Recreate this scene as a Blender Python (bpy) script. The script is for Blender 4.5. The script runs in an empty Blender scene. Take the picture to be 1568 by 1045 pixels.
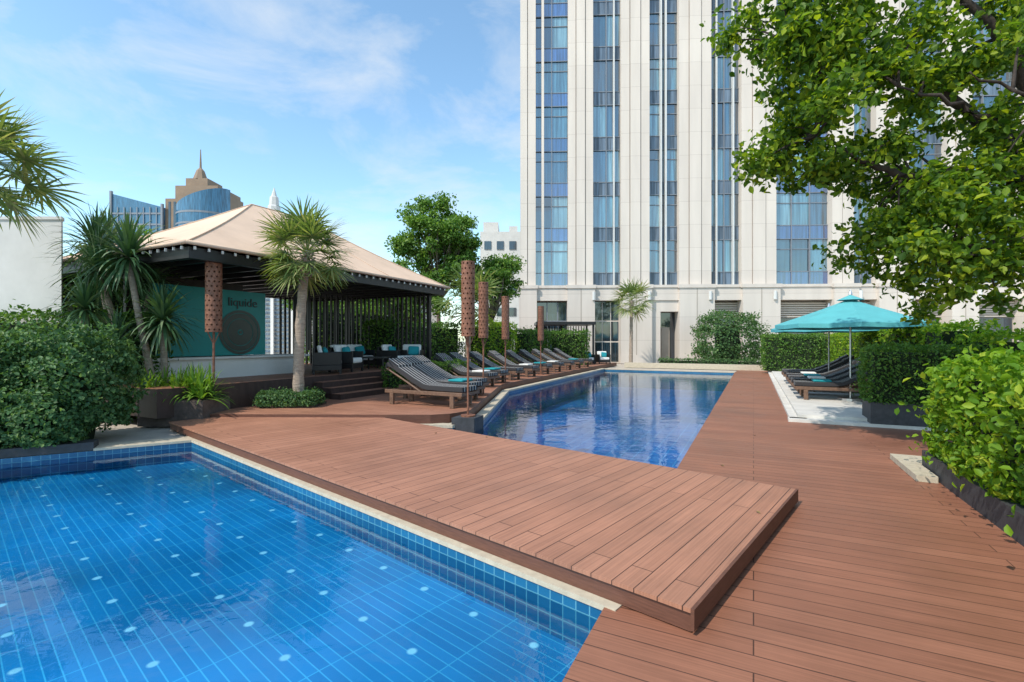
import bpy, math, random
import numpy as np
from mathutils import Vector, Matrix
random.seed(7); rng=np.random.default_rng(7)
sc=bpy.context.scene
R=math.radians
# ---------------------------------------------------------------- frames
U1=np.array([.446,.895]); N1=np.array([.895,-.446])
U2=np.array([-.761,.649]); U3=np.array([.649,.761])
def P(s,t): return tuple(U1*s+N1*t)
NC=np.array([-5.99,8.9])
def PV(s,w): return tuple(NC+U1*s-N1*w)
# ---------------------------------------------------------------- materials
def newmat(name):
    m=bpy.data.materials.new(name); m.use_nodes=True
    nt=m.node_tree; b=nt.nodes['Principled BSDF']; return m,nt,b
def N(nt,t,**k):
    n=nt.nodes.new(t)
    for a,v in k.items(): setattr(n,a,v)
    return n
def lk(nt,a,b): nt.links.new(a,b)
def c4(c): return (c[0],c[1],c[2],1)
def mat(name,col,rough=.6,var=.12,scale=6,bump=.0,metal=0,spec=.4,col2=None,stretch=(1,1,1)):
    m,nt,b=newmat(name)
    tc=N(nt,'ShaderNodeTexCoord'); mp=N(nt,'ShaderNodeMapping'); mp.inputs['Scale'].default_value=stretch
    lk(nt,tc.outputs['Object'],mp.inputs[0])
    no=N(nt,'ShaderNodeTexNoise'); no.inputs['Scale'].default_value=scale; no.inputs['Detail'].default_value=6; no.inputs['Roughness'].default_value=.65
    lk(nt,mp.outputs[0],no.inputs['Vector'])
    mr=N(nt,'ShaderNodeValToRGB')
    a=c4([max(0,x*(1-var)) for x in col]); d=c4(col2 if col2 else [min(1,x*(1+var)) for x in col])
    mr.color_ramp.elements[0].position=.3; mr.color_ramp.elements[1].position=.7
    mr.color_ramp.elements[0].color=a; mr.color_ramp.elements[1].color=d
    lk(nt,no.outputs['Fac'],mr.inputs[0]); lk(nt,mr.outputs[0],b.inputs['Base Color'])
    b.inputs['Roughness'].default_value=rough; b.inputs['Metallic'].default_value=metal
    b.inputs['Specular IOR Level'].default_value=spec
    if bump:
        bp=N(nt,'ShaderNodeBump'); bp.inputs['Strength'].default_value=bump; bp.inputs['Distance'].default_value=.02
        lk(nt,no.outputs['Fac'],bp.inputs['Height']); lk(nt,bp.outputs[0],b.inputs['Normal'])
    return m
def deckmat(name,ang,ca,cb,w=.145,L=2.9,gap=.0042,mort=(.070,.031,.020)):
    m,nt,b=newmat(name)
    tc=N(nt,'ShaderNodeTexCoord'); mp=N(nt,'ShaderNodeMapping'); mp.inputs['Rotation'].default_value=(0,0,-ang)
    lk(nt,tc.outputs['Object'],mp.inputs[0])
    br=N(nt,'ShaderNodeTexBrick'); br.offset=.43; br.offset_frequency=2
    br.inputs['Scale'].default_value=1; br.inputs['Mortar Size'].default_value=gap; br.inputs['Mortar Smooth'].default_value=.3
    br.inputs['Brick Width'].default_value=L; br.inputs['Row Height'].default_value=w; br.inputs['Bias'].default_value=-.1
    br.inputs['Color1'].default_value=c4(ca); br.inputs['Color2'].default_value=c4(cb)
    br.inputs['Mortar'].default_value=c4(mort)
    lk(nt,mp.outputs[0],br.inputs['Vector'])
    m2=N(nt,'ShaderNodeMapping'); m2.inputs['Scale'].default_value=(.8,40,1); lk(nt,mp.outputs[0],m2.inputs[0])
    g=N(nt,'ShaderNodeTexNoise'); g.inputs['Scale'].default_value=2; g.inputs['Detail'].default_value=5; lk(nt,m2.outputs[0],g.inputs['Vector'])
    g2=N(nt,'ShaderNodeTexNoise'); g2.inputs['Scale'].default_value=.7; g2.inputs['Detail'].default_value=7; g2.inputs['Roughness'].default_value=.7; lk(nt,mp.outputs[0],g2.inputs['Vector'])
    def rng_(n,lo,hi):
        r=N(nt,'ShaderNodeMapRange'); r.inputs['From Min'].default_value=.3; r.inputs['From Max'].default_value=.7
        r.inputs['To Min'].default_value=lo; r.inputs['To Max'].default_value=hi; lk(nt,n.outputs['Fac'],r.inputs[0]); return r
    a=rng_(g,.83,1.15); c=rng_(g2,.80,1.15)
    mu=N(nt,'ShaderNodeMath',operation='MULTIPLY'); lk(nt,a.outputs[0],mu.inputs[0]); lk(nt,c.outputs[0],mu.inputs[1])
    vm=N(nt,'ShaderNodeVectorMath',operation='SCALE'); lk(nt,br.outputs['Color'],vm.inputs[0]); lk(nt,mu.outputs[0],vm.inputs['Scale'])
    lk(nt,vm.outputs[0],b.inputs['Base Color'])
    rr=rng_(g2,.42,.64); lk(nt,rr.outputs[0],b.inputs['Roughness']); b.inputs['Specular IOR Level'].default_value=.35
    iv=N(nt,'ShaderNodeMath',operation='SUBTRACT'); iv.inputs[0].default_value=1; lk(nt,br.outputs['Fac'],iv.inputs[1])
    bp=N(nt,'ShaderNodeBump'); bp.inputs['Strength'].default_value=.35; bp.inputs['Distance'].default_value=.004
    lk(nt,iv.outputs[0],bp.inputs['Height']); lk(nt,bp.outputs[0],b.inputs['Normal'])
    return m
def tilemat(name,ca,cb,mort,size,dots=0,msize=.006,sx=1,rough=.3,vlo=.75,vhi=1.2):
    m,nt,b=newmat(name)
    uv=N(nt,'ShaderNodeUVMap')
    br=N(nt,'ShaderNodeTexBrick'); br.offset=0
    br.inputs['Scale'].default_value=1; br.inputs['Mortar Size'].default_value=msize; br.inputs['Mortar Smooth'].default_value=.2
    br.inputs['Brick Width'].default_value=size*sx; br.inputs['Row Height'].default_value=size
    br.inputs['Color1'].default_value=c4(ca); br.inputs['Color2'].default_value=c4(cb); br.inputs['Mortar'].default_value=c4(mort)
    lk(nt,uv.outputs[0],br.inputs['Vector'])
    out=br.outputs['Color']
    no=N(nt,'ShaderNodeTexNoise'); no.inputs['Scale'].default_value=.45; no.inputs['Detail'].default_value=3; lk(nt,uv.outputs[0],no.inputs['Vector'])
    mr=N(nt,'ShaderNodeMapRange'); mr.inputs['From Min'].default_value=.3; mr.inputs['From Max'].default_value=.7; mr.inputs['To Min'].default_value=vlo; mr.inputs['To Max'].default_value=vhi
    lk(nt,no.outputs['Fac'],mr.inputs[0])
    vm=N(nt,'ShaderNodeVectorMath',operation='SCALE'); lk(nt,out,vm.inputs[0]); lk(nt,mr.outputs[0],vm.inputs['Scale']); out=vm.outputs[0]
    if dots:
        sc1=N(nt,'ShaderNodeVectorMath',operation='SCALE'); sc1.inputs['Scale'].default_value=1/dots; lk(nt,uv.outputs[0],sc1.inputs[0])
        fr=N(nt,'ShaderNodeVectorMath',operation='FRACTION'); lk(nt,sc1.outputs[0],fr.inputs[0])
        di=N(nt,'ShaderNodeVectorMath',operation='DISTANCE'); di.inputs[1].default_value=(.5,.5,0); lk(nt,fr.outputs[0],di.inputs[0])
        lt=N(nt,'ShaderNodeMapRange'); lt.inputs['From Min'].default_value=.07; lt.inputs['From Max'].default_value=.04; lk(nt,di.outputs['Value'],lt.inputs[0])
        mx=N(nt,'ShaderNodeMix',data_type='RGBA'); lk(nt,lt.outputs[0],mx.inputs[0]); lk(nt,out,mx.inputs[6]); mx.inputs[7].default_value=(.32,.60,.75,1); out=mx.outputs[2]
    lk(nt,out,b.inputs['Base Color']); b.inputs['Roughness'].default_value=rough
    return m
def watermat(name,tint,s1,str_):
    m=bpy.data.materials.new(name); m.use_nodes=True; nt=m.node_tree; nt.nodes.clear()
    o=N(nt,'ShaderNodeOutputMaterial'); tr=N(nt,'ShaderNodeBsdfTransparent'); tr.inputs[0].default_value=c4(tint)
    gl=N(nt,'ShaderNodeBsdfGlossy'); gl.inputs['Roughness'].default_value=.015; gl.inputs[0].default_value=(.95,.98,1,1)
    fr=N(nt,'ShaderNodeFresnel'); fr.inputs[0].default_value=1.40
    tc=N(nt,'ShaderNodeTexCoord')
    n1=N(nt,'ShaderNodeTexNoise'); n1.inputs['Scale'].default_value=s1; n1.inputs['Detail'].default_value=3; n1.inputs['Distortion'].default_value=.6
    lk(nt,tc.outputs['Object'],n1.inputs['Vector'])
    bp=N(nt,'ShaderNodeBump'); bp.inputs['Strength'].default_value=str_; bp.inputs['Distance'].default_value=.02
    lk(nt,n1.outputs['Fac'],bp.inputs['Height'])
    lk(nt,bp.outputs[0],gl.inputs['Normal']); lk(nt,bp.outputs[0],fr.inputs['Normal'])
    mx=N(nt,'ShaderNodeMixShader'); lk(nt,fr.outputs[0],mx.inputs[0]); lk(nt,tr.outputs[0],mx.inputs[1]); lk(nt,gl.outputs[0],mx.inputs[2]); lk(nt,mx.outputs[0],o.inputs[0])
    return m
def leafmat(name,ca,cb,cc=None,trans=.3,rough=.5,spec=.25,hp=.8):
    m=bpy.data.materials.new(name); m.use_nodes=True; nt=m.node_tree; b=nt.nodes['Principled BSDF']; o=nt.nodes['Material Output']
    ge=N(nt,'ShaderNodeNewGeometry'); cr=N(nt,'ShaderNodeValToRGB')
    cr.color_ramp.elements[0].color=c4(ca); cr.color_ramp.elements[1].color=c4(cb)
    if cc:
        e=cr.color_ramp.elements.new(hp); e.color=c4(cb); cr.color_ramp.elements[-1].color=c4(cc)
    lk(nt,ge.outputs['Random Per Island'],cr.inputs[0])
    lk(nt,cr.outputs[0],b.inputs['Base Color']); b.inputs['Roughness'].default_value=rough; b.inputs['Specular IOR Level'].default_value=spec
    tl=N(nt,'ShaderNodeBsdfTranslucent')
    v2=N(nt,'ShaderNodeVectorMath',operation='MULTIPLY'); v2.inputs[1].default_value=(1.8,1.8,.7); lk(nt,cr.outputs[0],v2.inputs[0]); lk(nt,v2.outputs[0],tl.inputs[0])
    mx=N(nt,'ShaderNodeMixShader'); mx.inputs[0].default_value=trans; lk(nt,b.outputs[0],mx.inputs[1]); lk(nt,tl.outputs[0],mx.inputs[2]); lk(nt,mx.outputs[0],o.inputs[0])
    return m
M={}
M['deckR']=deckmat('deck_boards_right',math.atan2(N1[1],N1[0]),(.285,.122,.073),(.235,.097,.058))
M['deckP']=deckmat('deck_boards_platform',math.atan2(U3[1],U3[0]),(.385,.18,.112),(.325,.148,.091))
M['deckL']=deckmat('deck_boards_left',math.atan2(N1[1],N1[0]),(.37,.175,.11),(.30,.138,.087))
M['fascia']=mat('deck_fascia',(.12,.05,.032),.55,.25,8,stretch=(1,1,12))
M['paving']=mat('stone_paving',(.44,.39,.33),.8,.15,3,.1)
M['coping']=mat('stone_coping',(.47,.41,.31),.7,.15,12,.15)
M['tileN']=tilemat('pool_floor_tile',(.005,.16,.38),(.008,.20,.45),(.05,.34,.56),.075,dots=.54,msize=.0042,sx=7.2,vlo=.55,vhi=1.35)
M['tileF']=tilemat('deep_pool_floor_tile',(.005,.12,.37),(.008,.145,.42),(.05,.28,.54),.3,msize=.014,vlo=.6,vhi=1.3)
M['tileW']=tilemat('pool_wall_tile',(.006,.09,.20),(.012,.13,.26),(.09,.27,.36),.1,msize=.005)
M['waterN']=watermat('water_near',(.72,.95,1.0),4.5,.20)
M['waterF']=watermat('water_far',(.68,.92,1.0),3.2,.30)
M['darkplanter']=mat('planter_slate',(.045,.046,.05),.6,.3,9,.2)
M['brownplanter']=mat('planter_brown_stone',(.10,.075,.065),.7,.35,7,.3)
M['soil']=mat('soil',(.05,.035,.025),.95,.4,20,.5)
M['white']=mat('white_render',(.74,.71,.67),.8,.05,2,.05)
M['terrace']=mat('terrace_stone',(.58,.55,.50),.8,.12,2.5,.08)
M['wallgrey']=mat('garden_wall_render',(.55,.54,.52),.85,.08,1.2,.05)
M['roof']=mat('tent_canvas',(.66,.475,.345),.85,.10,.9,.08)
M['darkwood']=mat('dark_timber',(.05,.03,.025),.5,.3,8,stretch=(1,1,.2))
M['black']=mat('black_metal',(.018,.016,.016),.4,.2,5)
M['teal']=mat('teal_panel',(.012,.23,.215),.45,.06,2)
M['emblem']=mat('emblem_bronze',(.05,.055,.04),.4,.2,3)
M['bark']=mat('bark',(.15,.11,.085),.9,.4,12,.8,stretch=(1,1,2.5))
M['barkdark']=mat('bark_dark',(.05,.037,.03),.9,.45,10,.8)
M['palmbark']=mat('palm_bark',(.33,.26,.20),.9,.35,7,1.0,stretch=(1,1,5))
M['rust']=mat('rusted_copper',(.20,.085,.05),.6,.45,14,.5)
M['cush']=mat('white_cushion',(.74,.72,.68),.9,.06,5)
M['tealcloth']=mat('teal_cloth',(.015,.27,.30),.85,.12,5)
M['umb']=mat('umbrella_cloth',(.09,.37,.39),.8,.08,3)
M['metal']=mat('brushed_metal',(.55,.55,.55),.35,.1,5,metal=.9)
M['teak']=mat('teak_frame',(.15,.085,.055),.55,.3,14)
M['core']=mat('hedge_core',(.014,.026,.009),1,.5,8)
M['litter']=mat('dry_leaf',(.20,.13,.05),.8,.4,30)
def stripemat():
    m,nt,b=newmat('striped_mattress'); tc=N(nt,'ShaderNodeTexCoord'); sp=N(nt,'ShaderNodeSeparateXYZ'); lk(nt,tc.outputs['Object'],sp.inputs[0])
    mu=N(nt,'ShaderNodeMath',operation='MULTIPLY_ADD'); mu.inputs[1].default_value=9; mu.inputs[2].default_value=.10; lk(nt,sp.outputs['Y'],mu.inputs[0])
    fr=N(nt,'ShaderNodeMath',operation='FRACT'); lk(nt,mu.outputs[0],fr.inputs[0])
    lt=N(nt,'ShaderNodeMath',operation='LESS_THAN'); lt.inputs[1].default_value=.20; lk(nt,fr.outputs[0],lt.inputs[0])
    mx=N(nt,'ShaderNodeMix',data_type='RGBA'); mx.inputs[6].default_value=(.042,.040,.042,1); mx.inputs[7].default_value=(.52,.51,.49,1)
    lk(nt,lt.outputs[0],mx.inputs[0]); lk(nt,mx.outputs[2],b.inputs['Base Color']); b.inputs['Roughness'].default_value=.85; b.inputs['Specular IOR Level'].default_value=.2; return m
M['stripe']=stripemat()
def facademat():
    m,nt,b=newmat('tower_stone_cladding'); tc=N(nt,'ShaderNodeTexCoord'); sp=N(nt,'ShaderNodeSeparateXYZ'); lk(nt,tc.outputs['Object'],sp.inputs[0])
    cb=N(nt,'ShaderNodeCombineXYZ'); lk(nt,sp.outputs['X'],cb.inputs[0]); lk(nt,sp.outputs['Z'],cb.inputs[1])
    br=N(nt,'ShaderNodeTexBrick'); br.offset=0; br.inputs['Scale'].default_value=1; br.inputs['Brick Width'].default_value=40; br.inputs['Row Height'].default_value=1.65
    br.inputs['Mortar Size'].default_value=.012; br.inputs['Color1'].default_value=(.62,.55,.485,1); br.inputs['Color2'].default_value=(.65,.58,.51,1); br.inputs['Mortar'].default_value=(.47,.41,.355,1)
    lk(nt,cb.outputs[0],br.inputs['Vector'])
    mp=N(nt,'ShaderNodeMapping'); mp.inputs['Scale'].default_value=(2.2,1,.25); lk(nt,tc.outputs['Object'],mp.inputs[0])
    no=N(nt,'ShaderNodeTexNoise'); no.inputs['Scale'].default_value=.6; no.inputs['Detail'].default_value=6; lk(nt,mp.outputs[0],no.inputs['Vector'])
    mr=N(nt,'ShaderNodeMapRange'); mr.inputs['From Min'].default_value=.3; mr.inputs['From Max'].default_value=.7; mr.inputs['To Min'].default_value=.89; mr.inputs['To Max'].default_value=1.04; lk(nt,no.outputs['Fac'],mr.inputs[0])
    vm=N(nt,'ShaderNodeVectorMath',operation='SCALE'); lk(nt,br.outputs['Color'],vm.inputs[0]); lk(nt,mr.outputs[0],vm.inputs['Scale'])
    lk(nt,vm.outputs[0],b.inputs['Base Color']); b.inputs['Roughness'].default_value=.75; return m
M['facade']=facademat()
def glassmat(name,cs,rough=.06,spec=.9,ior=1.8):
    m,nt,b=newmat(name); ge=N(nt,'ShaderNodeNewGeometry'); cr=N(nt,'ShaderNodeValToRGB'); cr.color_ramp.interpolation='CONSTANT'
    while len(cr.color_ramp.elements)<len(cs): cr.color_ramp.elements.new(.5)
    for i,c in enumerate(cs): cr.color_ramp.elements[i].position=i/len(cs); cr.color_ramp.elements[i].color=c4(c)
    lk(nt,ge.outputs['Random Per Island'],cr.inputs[0])
    tc=N(nt,'ShaderNodeTexCoord'); mp=N(nt,'ShaderNodeMapping'); mp.inputs['Scale'].default_value=(6,1,.25); lk(nt,tc.outputs['Object'],mp.inputs[0])
    no=N(nt,'ShaderNodeTexNoise'); no.inputs['Scale'].default_value=1.3; no.inputs['Detail'].default_value=3; lk(nt,mp.outputs[0],no.inputs['Vector'])
    mr=N(nt,'ShaderNodeMapRange'); mr.inputs['From Min'].default_value=.35; mr.inputs['From Max'].default_value=.65; mr.inputs['To Min'].default_value=.5; mr.inputs['To Max'].default_value=1.4; lk(nt,no.outputs['Fac'],mr.inputs[0])
    vm=N(nt,'ShaderNodeVectorMath',operation='SCALE'); lk(nt,cr.outputs[0],vm.inputs[0]); lk(nt,mr.outputs[0],vm.inputs['Scale'])
    lk(nt,vm.outputs[0],b.inputs['Base Color']); b.inputs['Roughness'].default_value=rough; b.inputs['Specular IOR Level'].default_value=spec; b.inputs['IOR'].default_value=ior
    n2=N(nt,'ShaderNodeTexNoise'); n2.inputs['Scale'].default_value=.6; lk(nt,tc.outputs['Object'],n2.inputs['Vector'])
    bp=N(nt,'ShaderNodeBump'); bp.inputs['Strength'].default_value=.25; bp.inputs['Distance'].default_value=.05; lk(nt,n2.outputs['Fac'],bp.inputs['Height']); lk(nt,bp.outputs[0],b.inputs['Normal'])
    return m
M['glass']=glassmat('window_glass',[(.015,.04,.065),(.06,.16,.22),(.035,.09,.14),(.13,.24,.28),(.02,.06,.09),(.08,.19,.24)],ior=2.0)
M['spandrel']=glassmat('spandrel_blue',[(.03,.085,.23),(.025,.07,.18),(.04,.10,.26)],.10,.9,2.0)
M['spandrelg']=glassmat('spandrel_grey',[(.12,.16,.21),(.10,.14,.19)],.3,.5,1.5)
M['dglass']=glassmat('dark_glass',[(.012,.022,.035),(.02,.04,.055),(.015,.03,.045)],ior=1.6)
M['bglass']=glassmat('distant_blue_glass',[(.025,.10,.18),(.04,.13,.22),(.02,.075,.145)],ior=1.5)
M['gold']=mat('bronze_cladding',(.24,.165,.11),.6,.15,.3)
M['frame']=mat('window_frame',(.20,.22,.25),.5,.05,2)
M['bracket']=mat('white_metal',(.6,.6,.58),.5,.05,2)
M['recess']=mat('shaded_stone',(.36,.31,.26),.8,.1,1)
M['hedge']=leafmat('hedge_leaves',(.04,.105,.018),(.10,.205,.033),(.19,.29,.055))
M['hedgeY']=leafmat('bright_hedge_leaves',(.07,.17,.014),(.20,.34,.022),(.40,.46,.045),trans=.4)
M['bush']=leafmat('bush_leaves',(.04,.10,.035),(.10,.195,.07),(.19,.29,.10))
M['tree']=leafmat('tree_leaves',(.035,.085,.012),(.11,.20,.02),(.31,.38,.025),trans=.45,hp=.62)  # last tone puts sunlit yellow-green into the colour of a random share of leaves
M['tree2']=leafmat('far_tree_leaves',(.05,.13,.02),(.13,.24,.05),(.24,.35,.09),trans=.4,hp=.7)
M['palm']=leafmat('palm_fronds',(.10,.16,.045),(.21,.27,.09),(.40,.36,.17),trans=.3)
M['drac']=leafmat('dracaena_leaves',(.035,.09,.035),(.09,.17,.07),(.19,.25,.13),trans=.2,spec=.4)
M['lily']=leafmat('lily_leaves',(.07,.17,.02),(.18,.32,.04),(.26,.36,.06),trans=.3)
# ---------------------------------------------------------------- builder
class MB:
    def __init__(s): s.v=[]; s.f=[]; s.m=[]
    def add(s,vs,fs,m=0):
        o=len(s.v); s.v+= [tuple(map(float,p)) for p in vs]
        for f in fs: s.f.append(tuple(i+o for i in f)); s.m.append(m)
    def box(s,x0,x1,y0,y1,z0,z1,m=0):
        s.add([(x0,y0,z0),(x1,y0,z0),(x1,y1,z0),(x0,y1,z0),(x0,y0,z1),(x1,y0,z1),(x1,y1,z1),(x0,y1,z1)],
          [(0,3,2,1),(4,5,6,7),(0,1,5,4),(1,2,6,5),(2,3,7,6),(3,0,4,7)],m)
    def obox(s,c,ax,ay,lx,ly,z0,z1,m=0):
        c=np.array(c[:2]);ax=np.array(ax);ay=np.array(ay)
        q=[c-ax*lx/2-ay*ly/2,c+ax*lx/2-ay*ly/2,c+ax*lx/2+ay*ly/2,c-ax*lx/2+ay*ly/2]
        s.prism(q,z0,z1,m)
    def prism(s,poly,z0,z1,m=0,mt=None):
        a=sum(poly[i][0]*poly[(i+1)%len(poly)][1]-poly[(i+1)%len(poly)][0]*poly[i][1] for i in range(len(poly)))
        if a<0: poly=list(poly)[::-1]
        n=len(poly)
        vs=[(p[0],p[1],z0) for p in poly]+[(p[0],p[1],z1) for p in poly]
        s.add(vs,[tuple(range(n-1,-1,-1))],m)
        s.add(vs,[tuple(range(n,2*n))],m if mt is None else mt)
        s.add(vs,[(i,(i+1)%n,n+(i+1)%n,n+i) for i in range(n)],m)
    def tube(s,path,rad,n=8,m=0,cap=True):
        path=[Vector(p) for p in path]; k=len(path); vs=[]
        for i,p in enumerate(path):
            d=(path[min(i+1,k-1)]-path[max(i-1,0)]).normalized()
            r=Vector((1,0,0)) if abs(d.x)<.9 else Vector((0,1,0))
            a=d.cross(r).normalized(); b=d.cross(a)
            rr=rad[i] if hasattr(rad,'__len__') else rad
            for j in range(n):
                t=2*math.pi*j/n; vs.append(p+a*math.cos(t)*rr+b*math.sin(t)*rr)
        fs=[(i*n+j,i*n+(j+1)%n,(i+1)*n+(j+1)%n,(i+1)*n+j) for i in range(k-1) for j in range(n)]
        if cap: fs+= [tuple(range(n-1,-1,-1)),tuple((k-1)*n+j for j in range(n))]
        s.add(vs,fs,m)
    def build(s,name,mats,parent=None,smooth=False,bevel=0):
        me=bpy.data.meshes.new(name); me.from_pydata(s.v,[],s.f); 
        for x in mats: me.materials.append(M[x] if isinstance(x,str) else x)
        me.polygons.foreach_set('material_index',s.m)
        if smooth: me.polygons.foreach_set('use_smooth',[True]*len(s.f))
        me.update()
        o=bpy.data.objects.new(name,me); sc.collection.objects.link(o)
        if parent: o.parent=parent
        if bevel:
            b=o.modifiers.new('bevel','BEVEL'); b.width=bevel; b.segments=2; b.limit_method='ANGLE'
        return o
def empty(name,loc=(0,0,0),rz=0):
    e=bpy.data.objects.new(name,None); e.location=loc; e.rotation_euler=(0,0,rz); e.empty_display_size=.2; sc.collection.objects.link(e); return e
def nrm(a): return a/np.maximum(np.linalg.norm(a,axis=1,keepdims=True),1e-9)
def leafmesh(name,pos,a,b,L,W,matname,parent=None):
    n=len(pos); a=nrm(a); b=b-a*np.sum(a*b,axis=1,keepdims=True); b=nrm(b); c=np.cross(a,b)
    L=np.broadcast_to(np.asarray(L,float).reshape(-1,1),(n,1)); W=np.broadcast_to(np.asarray(W,float).reshape(-1,1),(n,1))
    f=.18*W
    v=np.stack([pos-a*L*.5,pos-a*L*.12+b*W*.5+c*f,pos+a*L*.22+b*W*.38+c*f,pos+a*L*.5-c*L*.08,pos+a*L*.22-b*W*.38+c*f,pos-a*L*.12-b*W*.5+c*f],axis=1).reshape(-1,3)
    idx=np.arange(n)[:,None]*6
    fa=np.concatenate([idx+np.array([[0,1,2,3]]),idx+np.array([[0,3,4,5]])],axis=1).reshape(-1)
    me=bpy.data.meshes.new(name); me.vertices.add(n*6); me.vertices.foreach_set('co',v.reshape(-1).astype(np.float32))
    me.loops.add(n*8); me.loops.foreach_set('vertex_index',fa.astype(np.int32))
    me.polygons.add(n*2); me.polygons.foreach_set('loop_start',np.arange(n*2,dtype=np.int32)*4)
    me.update(calc_edges=True); me.validate()
    me.materials.append(M[matname])
    o=bpy.data.objects.new(name,me); sc.collection.objects.link(o)
    if parent: o.parent=parent
    return o
def lump(p,k=1.0,seed=0):
    x,y,z=p[:,0]*k+seed,p[:,1]*k-seed*.7,p[:,2]*k+seed*.3
    return (np.sin(2.1*x+1.3*np.sin(1.7*y+z))+np.sin(2.7*y+1.1*np.sin(2.3*z+x))+np.sin(3.1*z+1.7*np.sin(1.9*x-y))+.6*np.sin(5.3*x+4.1*y+3.7*z))/3.6
def hedge(name,c,ax,lx,ly,z0,z1,n,size,matname,amp=.08,round_=.1,core='core',parent=None,k=2.0,wr=.55):
    e=parent or empty(name)
    ax=np.array(ax); ay=np.array([-ax[1],ax[0]]); h=z1-z0
    areas=np.array([lx*h,lx*h,ly*h,ly*h,lx*ly]); ch=rng.choice(5,n,p=areas/areas.sum())
    u=rng.uniform(-1,1,n); v=rng.uniform(-1,1,n)
    q=np.zeros((n,3)); nn=np.zeros((n,3))
    for i in range(5):
        m=ch==i
        if i<2: q[m]=np.stack([u[m]*lx/2,np.full(m.sum(),(1 if i else -1)*ly/2),v[m]*h/2],1); nn[m]=(0,(1 if i else -1),0)
        elif i<4: q[m]=np.stack([np.full(m.sum(),(1 if i==3 else -1)*lx/2),u[m]*ly/2,v[m]*h/2],1); nn[m]=((1 if i==3 else -1),0,0)
        else: q[m]=np.stack([u[m]*lx/2,v[m]*ly/2,np.full(m.sum(),h/2)],1); nn[m]=(0,0,1)
    lim=np.array([lx/2,ly/2,h/2])-round_
    cl=np.clip(q,-lim,lim); d=q-cl; dn=np.linalg.norm(d,axis=1,keepdims=True); q=np.where(dn>round_,cl+d/np.maximum(dn,1e-6)*round_,q)
    q[:,2]+=h/2
    q2=q+np.array([c[0],c[1],z0])
    disp=lump(q2,k,c[0])*amp+lump(q2,k*3.1,3)*amp*.5-rng.uniform(0,1,n)**2*amp*1.6+.01
    sh=rng.random(n)<.07; disp[sh]+=rng.uniform(0,amp*1.9,sh.sum())
    q=q+nn*disp[:,None]
    w=np.stack([c[0]+q[:,0]*ax[0]+q[:,1]*ay[0],c[1]+q[:,0]*ax[1]+q[:,1]*ay[1],z0+q[:,2]],1)
    nw=np.stack([nn[:,0]*ax[0]+nn[:,1]*ay[0],nn[:,0]*ax[1]+nn[:,1]*ay[1],nn[:,2]],1)
    a=rng.normal(size=(n,3))+nw*.3+np.array([0,0,.35]); nl=nw*1.0+rng.normal(size=(n,3))*.6+np.array([0,0,.4])
    b=np.cross(nl,a)
    L=size*rng.uniform(.5,1.4,n)
    leafmesh('leaves',w,a,b,L,L*wr,matname,e)
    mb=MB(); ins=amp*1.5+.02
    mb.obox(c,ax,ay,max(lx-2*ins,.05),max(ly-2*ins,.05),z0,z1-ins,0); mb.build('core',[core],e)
    return e
def clumps(centers,n_per,size,matname,parent,flat=.75,name='leaves',gap=-.25,wr=.55):
    ps=[];outs=[]
    for (x,y,z,r) in centers:
        n=int(n_per*(r/.45)**2*1.5)
        p=rng.normal(size=(n,3))*r*.55; rr=np.linalg.norm(p,axis=1); 
        w=p+np.array([x,y,z]); k=(rr<r*1.6)&(lump(w,1.9/max(r,.3)*.6,x*3)+rng.normal(size=n)*.15>gap)
        p=p[k]; d=nrm(p); p[:,2]*=flat; ps.append(p+np.array([x,y,z])); outs.append(d)
    p=np.concatenate(ps); d=np.concatenate(outs); n=len(p)
    a=rng.normal(size=(n,3))+d*.6-np.array([0,0,.25]); nl=d*.5+rng.normal(size=(n,3))*.6+np.array([0,0,.7]); b=np.cross(nl,a)
    L=size*rng.uniform(.55,1.35,n)
    return leafmesh(name,p,a,b,L,L*wr,matname,parent)
def bez(a,b,c,n=7):
    a,b,c=map(Vector,(a,b,c)); return [a*(1-t)**2+b*2*t*(1-t)+c*t*t for t in [i/(n-1) for i in range(n)]]
def strips(name,items,matname,parent,seg=5):
    mb=MB()
    for o,d,L,W,dr,side in items:
        o=Vector(o); d=Vector(d).normalized(); b=d.cross(Vector((0,0,1))) if side is None else Vector(side)
        if b.length<1e-3: b=Vector((1,0,0))
        b.normalize(); p=o.copy(); vs=[]; dd=d.copy()
        for i in range(seg+1):
            t=i/seg; w=W*(.55+.9*t-1.45*t**2.2) if t<1 else 0
            w=max(w,0)
            vs+= [p-b*w*.5,p+b*w*.5] if i<seg else [p]
            dd=(dd+Vector((0,0,-dr/seg*(.3+1.6*t)))).normalized(); p=p+dd*(L/seg)
        fs=[(2*i,2*i+1,2*i+3,2*i+2) for i in range(seg-1)]+[(2*seg-2,2*seg-1,2*seg)]
        mb.add(vs,fs)
    return mb.build(name,[matname],parent)
def rosette(center,n,L,W,droop,lo=-30,hi=88):
    it=[]
    for i in range(n):
        az=i*2.39996+random.uniform(-.2,.2); el=R(lo+(hi-lo)*((i+.5)/n)**.8+random.uniform(-8,8))
        d=(math.cos(az)*math.cos(el),math.sin(az)*math.cos(el),math.sin(el))
        it.append((center,d,L*random.uniform(.75,1.1),W*random.uniform(.8,1.1),droop*random.uniform(.6,1.3),None))
    return it
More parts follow.
